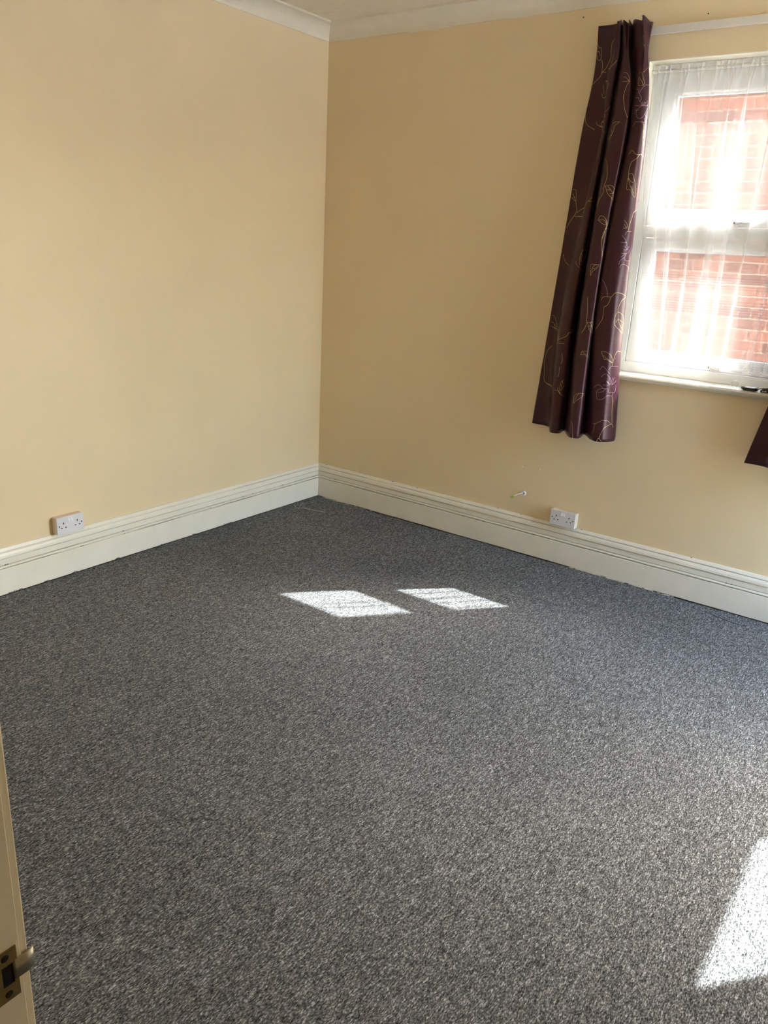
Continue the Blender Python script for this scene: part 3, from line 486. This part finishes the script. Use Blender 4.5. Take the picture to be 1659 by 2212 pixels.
# ---------------------------------------------------------------- doorway lining with strike plate
JX = 2.848
door = empty('door_1', (DX0, YN, 0), 'structure')
bm = B(); box(bm, (DX0, YN-0.16, 0), (JX, YN, DZ-0.03), 0.0012); obj('door_lining', bm, M['old_gloss'], door)
bm = B(); box(bm, (DX1-0.03, YN-0.16, 0), (DX1, YN, DZ-0.03), 0.0012); obj('door_lining', bm, M['old_gloss'], door)
bm = B(); box(bm, (DX0, YN-0.16, DZ-0.03), (DX1, YN, DZ), 0.0012); obj('door_head', bm, M['old_gloss'], door)
bm = B(); box(bm, (DX0-0.055, YN-0.0005, 0), (JX-0.0022, YN+0.0070, DZ+0.04), 0.0014); box(bm, (DX0-0.055, YN, 0), (DX0-0.004, YN+0.012, DZ+0.04), 0.003); obj('architrave', bm, M['old_gloss'], door)
bm = B(); box(bm, (DX1-0.026, YN-0.0005, 0), (DX1+0.045, YN+0.012, DZ+0.04), 0.003); obj('architrave', bm, M['old_gloss'], door)
SP = empty('strike_plate', (JX, YN, 1.02)); SP.parent = door; SP.location = Vector((JX, YN, 1.02))-door.location
def yz_plate(poly, x0, x1, hole=None):
    bm = B(); vs = [bm.verts.new((x0, y, z)) for y, z in poly]
    if hole:
        hs = [bm.verts.new((x0, y, z)) for y, z in hole]; n = len(poly)
        for i in range(n): bm.faces.new((vs[i], vs[(i+1) % n], hs[(i+1) % n], hs[i]))
    else: bm.faces.new(vs)
    r = bmesh.ops.extrude_face_region(bm, geom=bm.faces[:]); bmesh.ops.translate(bm, verts=[v for v in r['geom'] if isinstance(v, bmesh.types.BMVert)], vec=(x1-x0, 0, 0)); return bm
bm = yz_plate([(-3.722, 0.9925), (-3.6945, 0.9925), (-3.6945, 1.0455), (-3.722, 1.0455)], JX-0.001, JX+0.0013, [(-3.7085, 1.0085), (-3.6985, 1.0085), (-3.6985, 1.0300), (-3.7085, 1.0300)])
plate = obj('plate', bm, M['brass'], SP)
bm = B(); box(bm, (JX-0.0005, -3.7087, 1.0083), (JX+0.0006, -3.6983, 1.0302)); obj('latch_hole', bm, M['dark'], SP)
lip = []
for t in range(9):
    a = t/8; y = -3.6985 + 0.0195*a; x = JX+0.0014+0.0012*math.sin(a*math.pi*0.55) - 0.0040*max(0, a-0.6)**1.5*2.5; lip.append((x, y))
bm = B()
for (z0, z1) in ((1.0105, 1.0308),):
    rings = [[bm.verts.new((x, y, z0+0.001*k_/8)), bm.verts.new((x, y, z1)), bm.verts.new((x-0.0022, y+0.0004, z1)), bm.verts.new((x-0.0022, y+0.0004, z0+0.001*k_/8))] for k_, (x, y) in enumerate(lip)]
    for A_, B_ in zip(rings, rings[1:]):
        for k in range(4): bm.faces.new((A_[k], A_[(k+1) % 4], B_[(k+1) % 4], B_[k]))
    bm.faces.new(rings[0]); bm.faces.new(rings[-1])
obj('strike_lip', bm, M['steel'], SP, True)
for z in (1.0388, 0.9997):
    bm = B(); lathe(bm, [(0.0030, 0), (0.0034, 0.0016), (0.0026, 0.0021), (0.0, 0.0021)], (JX, -3.7047, z), (1, 0, 0), 14); box(bm, (JX+0.0018, -3.7072, z-0.0005), (JX+0.0024, -3.7022, z+0.0005)); obj('screw', bm, M['grime'], SP)
# ---------------------------------------------------------------- curtain rail
bm = B(); box(bm, (1.70, -0.020, 2.585), (3.08, -0.0003, 2.616), 0.002)
tag(obj('curtain_rail', bm, M['rail']), 'long flat white rail fixed to the wall above the window for the purple curtains', 'curtain rail')
# ---------------------------------------------------------------- purple curtains
def hermite(P, T, ts, add, mul):
    n = len(T); m = []
    for i in range(n):
        a, b = max(i-1, 0), min(i+1, n-1); m.append(mul(add(P[b], mul(P[a], -1)), 1/(T[b]-T[a])))
    out = []; i = 0
    for x in ts:
        while i < n-2 and x > T[i+1]: i += 1
        h = T[i+1]-T[i]; s = (x-T[i])/h
        out.append(add(add(mul(P[i], 2*s**3-3*s*s+1), mul(m[i], (s**3-2*s*s+s)*h)), add(mul(P[i+1], -2*s**3+3*s*s), mul(m[i+1], (s**3-s*s)*h))))
    return out
NU, NV = 177, 111
def curtain_grid(shift):
    CT = [[shift(Vector(p)) for p in col] for col in CURTAIN_CONTROLS]
    n = len(CT); d = [0.0]
    for i in range(1, n):
        base = [Vector(a)-Vector(b) for a, b in zip(CURTAIN_CONTROLS[i], CURTAIN_CONTROLS[i-1])]
        d.append(d[-1] + math.sqrt(sum(v.length for v in base)/len(base)))
    U = [x/d[-1] for x in d]
    vs = [k/(NV-1) for k in range(NV)]; us = [k/(NU-1) for k in range(NU)]
    va, vm = (lambda a, b: a+b), (lambda a, s: a*s)
    cols = [hermite(c, CURTAIN_LEVELS, vs, va, vm) for c in CT]
    G = []
    for j in range(NV):
        row = hermite([cols[i][j] for i in range(n)], U, us, va, vm)
        v = vs[j]
        fade = max(0.0, 1-v/0.17)**1.3
        for i, p in enumerate(row):           # extra pinch pleats in the heading, dying out below it
            if 0.27 < us[i] < 0.93:
                q = math.sin((us[i]-0.27)*2*math.pi*7.5); p.y -= 0.017*fade*q; p.z += 0.004*fade*q
        for i, p in enumerate(row):           # soft rumples in the silk, stronger low down
            a = 0.0016 + 0.0022*v
            p.y = min(p.y + a*(n1(us[i]*16+v*3, 3.3+shift(Vector((0, 0, 1))).x) + 0.6*noise.noise(Vector((us[i]*30, v*22, 7.7)))), -0.012 if p.z > 0.3 else 0)
        G.append(row)
    return G
def at_uv(G, u, v):
    x, y = min(max(u, 0), 1)*(NU-1), min(max(v, 0), 1)*(NV-1); i, j = min(int(x), NU-2), min(int(y), NV-2); a, b = x-i, y-j
    p = (G[j][i]*(1-a)+G[j][i+1]*a)*(1-b) + (G[j+1][i]*(1-a)+G[j+1][i+1]*a)*b
    du = G[j][i+1]-G[j][i]; dv = G[j+1][i]-G[j][i]; nn = dv.cross(du)
    return p, (nn.normalized() if nn.length > 1e-9 else Vector((0, -1, 0)))
def ribbon(bm, G, uv, width, off=0.0011):
    # smooth the stitched line, then lay a narrow raised ribbon on the cloth
    if len(uv) > 2:
        T = list(range(len(uv))); k = (len(uv)-1)*5
        uv = hermite([Vector((a, b)) for a, b in uv], T, [t*(len(uv)-1)/k for t in range(k+1)], lambda a, b: a+b, lambda a, s: a*s)
    else:
        a, b = Vector(uv[0]), Vector(uv[1]); uv = [a.lerp(b, t/6) for t in range(7)]
    pts = [at_uv(G, q[0], q[1]) for q in uv]; prev = None
    for i, (p, nn) in enumerate(pts):
        t = pts[min(i+1, len(pts)-1)][0] - pts[max(i-1, 0)][0]
        if t.length < 1e-6: continue
        s = t.normalized().cross(nn)
        if s.length < 1e-6: continue
        s = s.normalized()*width*0.5
        cur = [bm.verts.new(p+s+nn*off*0.35), bm.verts.new(p+nn*off*1.5), bm.verts.new(p-s+nn*off*0.35)]
        if prev and (cur[1].co-prev[1].co).length < 0.05:
            bm.faces.new((prev[0], cur[0], cur[1], prev[1])); bm.faces.new((prev[1], cur[1], cur[2], prev[2]))
        prev = cur
def make_curtain(shift, label):
    G = curtain_grid(shift)
    root = empty('purple_curtain', G[0][NU//2].copy()); tag(root, label, 'curtain', None)
    bm = B(); V = [[bm.verts.new(p) for p in row] for row in G]
    for j in range(NV-1):
        for i in range(NU-1): bm.faces.new((V[j][i], V[j][i+1], V[j+1][i+1], V[j+1][i]))
    # turned hem and side return: a second layer just behind the front
    cl = obj('curtain_panel', bm, M['satin'], root, True)
    sd = cl.modifiers.new('thickness', 'SOLIDIFY'); sd.thickness = 0.0012; sd.offset = 1.0
    names = {'leaf': 'embroidered_leaf', 'stem': 'embroidered_stem', 'flower': 'embroidered_flower', 'filled': 'embroidered_petal'}
    for kind, col, strokes in EMBROIDERY:
        bm = B()
        for st in strokes:
            if kind == 'filled':
                cen = Vector((sum(q[0] for q in st)/len(st), sum(q[1] for q in st)/len(st))); R_ = 5; rings = []
                st2 = st[:-1] if st[0] == st[-1] else st
                st2 = [Vector(q) for q in st2]; m_ = len(st2); loop = [st2[k].lerp(st2[(k+1) % m_], t/3) for k in range(m_) for t in range(3)]
                for r_ in range(1, R_+1):
                    ring = []
                    for q in loop:
                        p, nn = at_uv(G, *(cen.lerp(q, r_/R_))); ring.append(bm.verts.new(p+nn*0.0009))
                    rings.append(ring)
                p, nn = at_uv(G, *cen); c0 = bm.verts.new(p+nn*0.0009); L = len(loop)
                for k in range(L): bm.faces.new((c0, rings[0][k], rings[0][(k+1) % L]))
                for A_, B_ in zip(rings, rings[1:]):
                    for k in range(L): bm.faces.new((A_[k], B_[k], B_[(k+1) % L], A_[(k+1) % L]))
                continue
            seg = [st[0]]
            for a, b in zip(st, st[1:]):
                if a == b: continue
                if abs(a[0]-b[0]) > 0.13:
                    if len(seg) > 1: ribbon(bm, G, seg, WID[kind])
                    seg = []
                seg.append(b)
            if len(seg) > 1: ribbon(bm, G, seg, WID[kind])
        if len(bm.faces): obj(names[kind], bm, {'g': M['thread_gold'], 'l': M['thread_lilac'], 'p': M['petal']}[col], root, True)
        else: bm.free()
    return root
WID = {'leaf': 0.0040, 'stem': 0.0048, 'flower': 0.0035, 'filled': 0}
make_curtain(lambda p: p, 'gathered plum purple curtain with gold leaf embroidery, hanging beside the net curtain')
def right_shift(p):
    q = max(0.0, min(1.0, (1.25-p.z)/0.5)); return Vector((p.x+1.165-0.062*q, p.y-0.022, p.z))
make_curtain(right_shift, 'purple curtain on the window\'s far side, just a lower corner showing below the sill')

# ---------------------------------------------------------------- net curtain
def net_curtain():
    root = empty('net_curtain', (2.38, 0.045, 2.47)); tag(root, 'sheer white voile net curtain with pintuck bands in front of the window panes', 'net curtain')
    tucks = [1.569, 1.558, 1.546, 1.533, 1.521, 1.466, 1.454, 1.442, 1.430, 1.419, 1.407, 1.196, 1.186, 1.176]
    Z0, Z1 = 1.150, 2.470
    zs = [Z1-0.003*k for k in range(14)] + [2.42-0.02*k for k in range(200)]
    zs = [z for z in zs if z > Z0+0.012]
    for t in tucks: zs = [z for z in zs if abs(z-t) > 0.004] + [t+0.0016, t-0.0016]
    zs = sorted(set(zs+[Z0+0.012, Z0]), reverse=True)
    NC = 420; bm = B(); rows = []
    def smooth(a): a = max(0.0, min(1.0, a)); return a*a*(3-2*a)
    for z in zs:
        h = (Z1-z)/(Z1-Z0); head = 1-smooth((h-0.012)/0.05); row = []
        xl = 1.9145 + 0.105*smooth(h)*0.9 + 0.012*h; xr = 2.853-0.06*h
        for i in range(NC+1):
            s = i/NC
            drift = 0.035*n1(h*1.3+s*2.2, 5.1)*h
            ph = 2*math.pi*(9.5*s + 0.55*n1(s*5.3, 1.1) + 0.35*n1(s*11+h*1.4, 2.9)) + 1.2*h
            amp = 0.35 + 0.65*smooth(0.5+1.1*n1(s*6.1+h*0.7, 9.4))
            fx = 0.0265*amp*math.sin(ph) + 0.004*math.sin(ph*2.3+1.7*h+4*s)
            fy = 0.0150*amp*math.cos(ph) + 0.0042*math.cos(ph*2.3+0.9) + 0.003*n1(s*33+h*2, 4.4)
            ph2 = 2*math.pi*(34*s + 1.3*n1(s*19, 7.3))
            gx = 0.0055*math.sin(ph2); gy = 0.0085*math.cos(ph2)*(0.6+0.8*abs(n1(s*40, 2.7)))
            x = xl + (xr-xl)*s + (fx*(0.25+0.75*smooth(h*3)) + drift)*(1-head) + gx*(head+0.25*(1-head)*(1-smooth(h*2.5)))
            y = 0.047 + fy*(1-head)*(0.3+0.7*smooth(h*3)) + gy*(head+0.2*(1-head)*(1-smooth(h*2.5)))
            zz = z + (0.0035*n1(s*60, 6.6) if h < 0.004 else 0) - (0.004*math.cos(ph)+0.006*n1(s*7, 3.8))*smooth((h-0.9)*10)
            row.append(bm.verts.new((min(max(x, WX0+0.0042), WX1-0.0042), min(max(y, 0.020), 0.0715), zz)))
        rows.append(row)
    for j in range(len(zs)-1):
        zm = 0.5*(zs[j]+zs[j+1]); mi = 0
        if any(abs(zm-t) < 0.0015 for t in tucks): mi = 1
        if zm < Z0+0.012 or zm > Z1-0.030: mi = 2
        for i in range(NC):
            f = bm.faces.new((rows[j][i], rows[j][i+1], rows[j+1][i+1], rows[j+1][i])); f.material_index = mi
    obj('net_panel', bm, [M['net'], M['tuck_shade'], M['hem']], root, True)
    bm = B(); tube(bm, [(WX0+0.004, 0.047, 2.452), (2.38, 0.047, 2.4505), (WX1-0.004, 0.047, 2.452)], 0.0022, 8); obj('curtain_wire', bm, M['rail'], root, True)
net_curtain()

# ---------------------------------------------------------------- double sockets
def socket(P, label, twin_gap):
    root = empty('wall_socket', P(0.073, 0, 0)); tag(root, label, 'socket')
    def bx(bm, a0, a1, d0, d1, z0, z1, bev=0.0):
        p, q = P(a0, d0, z0), P(a1, d1, z1); box(bm, [min(p[i], q[i]) for i in range(3)], [max(p[i], q[i]) for i in range(3)], bev)
    bm = B(); bx(bm, 0.0015, 0.1445, 0.0008, 0.034, 0.0015, 0.0845, 0.0025); obj('back_box', bm, M['old_plastic'], root)
    bm = B(); bx(bm, 0.003, 0.143, 0.0342, 0.0352, 0.003, 0.083); obj('shadow_gap', bm, M['dark'], root)
    bm = B(); bx(bm, 0, 0.146, 0.0353, 0.0445, 0, 0.086, 0.0022); face = obj('face_plate', bm, M['white_plastic'], root)
    D = 0.0445
    def slot(name, a, z, w, h, m=M['dark']):
        bm = B(); bx(bm, a-w/2, a+w/2, D-0.0004, D+0.0003, z-h/2, z+h/2); obj(name, bm, m, face)
    for c in (0.036, 0.110):
        slot('earth_slot', c, 0.0545, 0.0050, 0.0095); slot('live_slot', c+0.011, 0.0325, 0.0080, 0.0046); slot('neutral_slot', c-0.011, 0.0325, 0.0080, 0.0046)
    for c in (0.0128, 0.1332):
        bm = B(); ax = Vector(P(0, 1, 0))-Vector(P(0, 0, 0)); lathe(bm, [(0.0034, 0), (0.0034, 0.0004), (0.0, 0.0004)], P(c, D-0.0001, 0.043), ax, 14); obj('fixing_screw', bm, M['dark'], face)
    for c in (0.073-twin_gap, 0.073+twin_gap):
        bm = B(); w_ = 0.0115; t = bmesh.new()
        pts = [(c-w_/2, D-0.001, 0.0575), (c+w_/2, D-0.001, 0.0575), (c+w_/2, D-0.001, 0.0765), (c-w_/2, D-0.001, 0.0765), (c-w_/2, D+0.0046, 0.058), (c+w_/2, D+0.0046, 0.058), (c+w_/2, D+0.0016, 0.076), (c-w_/2, D+0.0016, 0.076)]
        vs = [t.verts.new(P(*q)) for q in pts]
        for f in ((0, 1, 2, 3), (4, 5, 6, 7), (0, 1, 5, 4), (1, 2, 6, 5), (2, 3, 7, 6), (3, 0, 4, 7)): t.faces.new([vs[i] for i in f])
        bmesh.ops.recalc_face_normals(t, faces=t.faces[:]); bmesh.ops.bevel(t, geom=t.edges[:], offset=0.0008, segments=1, affect='EDGES'); merge(bm, t)
        obj('rocker_switch', bm, M['switch'], root)
socket(lambda a, d, z: (d, -1.9595+a, 0.2262+z), 'white double wall socket with two spaced switches, on the wall without the window', 0.0072)
socket(lambda a, d, z: (1.7215+a, -d, 0.2275+z), 'white double wall socket with two touching switches, below the purple curtain', 0.0059)

# ---------------------------------------------------------------- cable stub, plugs, nails
cab = empty('cable_stub', (1.530, 0, 0.350)); tag(cab, 'short white cable with a green end sticking out of a hole above the skirting', 'cable')
bm = B(); lathe(bm, [(0.0145, 0), (0.0140, 0.003), (0.0105, 0.0058), (0.0045, 0.0062), (0.0, 0.004)], (1.530, -0.0003, 0.350), (0, -1, 0), 24); grom = obj('grommet', bm, M['white_plastic'], cab, True)
bm = B(); lathe(bm, [(0.0042, 0), (0.0, 0.0004)], (1.530, -0.0064, 0.350), (0, -1, 0), 14); obj('cable_hole', bm, M['dark'], grom)
path = [(1.5285, -0.004, 0.350), (1.520, -0.016, 0.3495), (1.508, -0.029, 0.3455), (1.497, -0.039, 0.339), (1.490, -0.045, 0.334)]
bm = B(); tube(bm, path, 0.0026, 10); obj('cable_sheath', bm, M['cable'], cab, True)
bm = B(); tube(bm, [(1.4915, -0.0437, 0.3352), (1.487, -0.047, 0.331), (1.480, -0.052, 0.3255), (1.475, -0.0555, 0.322)], [0.0032, 0.0052, 0.0046, 0.0022], 10); obj('green_sleeve', bm, M['green'], cab, True)
bm = B(); tube(bm, [(1.478, -0.053, 0.324), (1.4715, -0.057, 0.319)], 0.0012, 6); tube(bm, [(1.478, -0.0525, 0.322), (1.473, -0.056, 0.3165)], 0.0011, 6); obj('bare_wires', bm, M['cable'], cab, True)
for (x, z, lb) in ((1.504, 0.499, 'small pale plastic wall plug poking from the wall, directly above the cable stub'), (1.609, 0.502, 'small pale plastic wall plug poking from the wall, the one nearer the window')):
    r_ = empty('wall_plug', (x, 0, z)); tag(r_, lb, 'wall plug', 'wall plugs above the cable stub')
    bm = B(); lathe(bm, [(0.0040, 0), (0.0042, 0.005), (0.0034, 0.0065), (0.0014, 0.0068), (0.0, 0.004)], (x, -0.0003, z), (0, -1, 0), 14); obj('plug_body', bm, M['cable'], r_, True)
    bm = B(); lathe(bm, [(0.0014, 0), (0.0, 0.0003)], (x, -0.0068, z), (0, -1, 0), 8); obj('plug_hole', bm, M['dark'], r_)
for (x, z, lb) in ((1.565, 2.691, 'tiny dark nail in the wall up beside the top of the purple curtain'), (2.1415, 2.646, 'tiny dark screw in the wall just above the white curtain rail')):
    bm = B(); lathe(bm, [(0.0012, 0), (0.0012, 0.003), (0.0027, 0.0034), (0.0024, 0.0046), (0.0, 0.005)], (x, -0.0002, z), (0, -1, 0), 12); tag(obj('nail', bm, M['grime'], None, True), lb, 'nail')

# ---------------------------------------------------------------- keys on the sill
ZS = 1.0860
key = empty('key_bunch', (2.575, 0.0, ZS)); tag(key, 'black key fob with an upright thin wire ring on the window sill', 'keys')
def ring(bm, c, r, t, nrm, seg=36):
    nrm = Vector(nrm).normalized(); a = nrm.orthogonal().normalized(); b = nrm.cross(a); P_ = [Vector(c)+(a*math.cos(q)+b*math.sin(q))*r for q in (2*math.pi*k/seg for k in range(seg))]
    rings = []
    for k in range(seg):
        d = (P_[k]-Vector(c)).normalized(); rings.append([bm.verts.new(P_[k]+(d*math.cos(q)+nrm*math.sin(q))*t) for q in (2*math.pi*j/6 for j in range(6))])
    for k in range(seg):
        A_, B_ = rings[k], rings[(k+1) % seg]
        for j in range(6): bm.faces.new((A_[j], A_[(j+1) % 6], B_[(j+1) % 6], B_[j]))
bm = B(); ring(bm, (2.5285, 0.006, ZS+0.0176), 0.0160, 0.0008, (-0.45, 0.85, 0.25)); obj('split_ring', bm, M['wire'], key, True)
bm = B()
for k in range(4): ring(bm, (2.540+0.0062*k, 0.000-0.001*k, ZS+0.0050-0.0006*k), 0.0042, 0.0007, (0.2, 1 if k % 2 else 0.1, 0.1 if k % 2 else 1), 16)
obj('chain', bm, M['wire'], key, True)
def slab(bm, poly, z0, z1, bev):
    t = bmesh.new(); f = t.faces.new([t.verts.new((x, y, z0)) for x, y in poly]); r_ = bmesh.ops.extrude_face_region(t, geom=[f]); bmesh.ops.translate(t, verts=[v for v in r_['geom'] if isinstance(v, bmesh.types.BMVert)], vec=(0, 0, z1-z0))
    bmesh.ops.recalc_face_normals(t, faces=t.faces[:]); bmesh.ops.bevel(t, geom=t.edges[:], offset=bev, segments=2, affect='EDGES'); merge(bm, t)
bm = B(); slab(bm, [(2.558, 0.004), (2.572, -0.022), (2.622, -0.028), (2.634, -0.014), (2.630, 0.028), (2.572, 0.036)], ZS+0.0006, ZS+0.0115, 0.0022); obj('fob_body', bm, M['black_plastic'], key)
bm = B(); slab(bm, [(2.572, -0.012), (2.618, -0.018), (2.622, 0.022), (2.577, 0.028)], ZS+0.0114, ZS+0.0125, 0.0004); obj('fob_top_panel', bm, M['silver'], key)  # pale panel on the fob's glossy top
bm = B(); tube(bm, [(2.630, -0.004, ZS+0.005), (2.642, -0.010, ZS+0.012), (2.656, -0.012, ZS+0.017), (2.667, -0.006, ZS+0.015)], 0.0018, 8); obj('strap', bm, M['black_plastic'], key, True)
case = empty('remote_key', (2.70, 0.0, ZS)); tag(case, 'glossy black domed remote with two pale buttons at the far end of the sill', 'remote')
bm = B(); t = bmesh.new(); prof = [(0.648, 0.0006), (0.648, 0.0085), (0.660, 0.0165), (0.678, 0.0215), (0.705, 0.0225), (0.725, 0.019), (0.738, 0.010), (0.738, 0.0006)]
f = t.faces.new([t.verts.new((2.0+x, -0.026, ZS+z)) for x, z in prof]); r_ = bmesh.ops.extrude_face_region(t, geom=[f]); bmesh.ops.translate(t, verts=[v for v in r_['geom'] if isinstance(v, bmesh.types.BMVert)], vec=(0, 0.038, 0))
bmesh.ops.recalc_face_normals(t, faces=t.faces[:]); bmesh.ops.bevel(t, geom=t.edges[:], offset=0.0016, segments=2, affect='EDGES'); merge(bm, t); obj('remote_body', bm, M['black_plastic'], case)
for x in (2.655, 2.6665):
    bm = B(); box(bm, (x, -0.0268, ZS+0.0035), (x+0.0078, -0.0255, ZS+0.0072), 0.0004); obj('button', bm, M['silver'], case)

# ---------------------------------------------------------------- outside: the neighbour's brick wall and the passage
YB = 2.2
bw = empty('brick_wall', (1.6, YB, -0.3)); tag(bw, 'red brick wall of the house next door, seen through the net and the panes', 'brick wall')
bm = B(); box(bm, (-4.0, YB+0.007, -0.3), (3.4, YB+0.23, 3.9)); obj('brickwork', bm, M['brickwork'], bw)
bm = B(); box(bm, (-0.1075, 0, -0.0325), (0.1075, 0.05, 0.0325), 0.004, 1); first = obj('brick', bm, M['brick'], bw, False, (0, 0, 0)); k = 0
for r_ in range(30):
    z = 0.75+0.0375+0.075*r_
    for c in range(10):
        x = 0.72 + 0.225*c + (0.1125 if r_ % 2 else 0) + rnd.uniform(-0.002, 0.002)
        o = first if k == 0 else first.copy(); k += 1
        if o is not first: C.objects.link(o)
        o.location = Vector((x, YB-0.001+rnd.uniform(-0.0015, 0.002), z))-bw.location
bm = B(); box(bm, (-5.0, 0.31, -0.42), (4.55, 2.42, -0.3)); struct('floor_passage', bm, M['concrete'])
bm = B(); box(bm, (4.51, -22, -0.42), (34, 0.30, -0.3)); box(bm, (4.56, 0.30, -0.42), (34, 30, -0.3)); struct('floor_yard', bm, M['paving'])
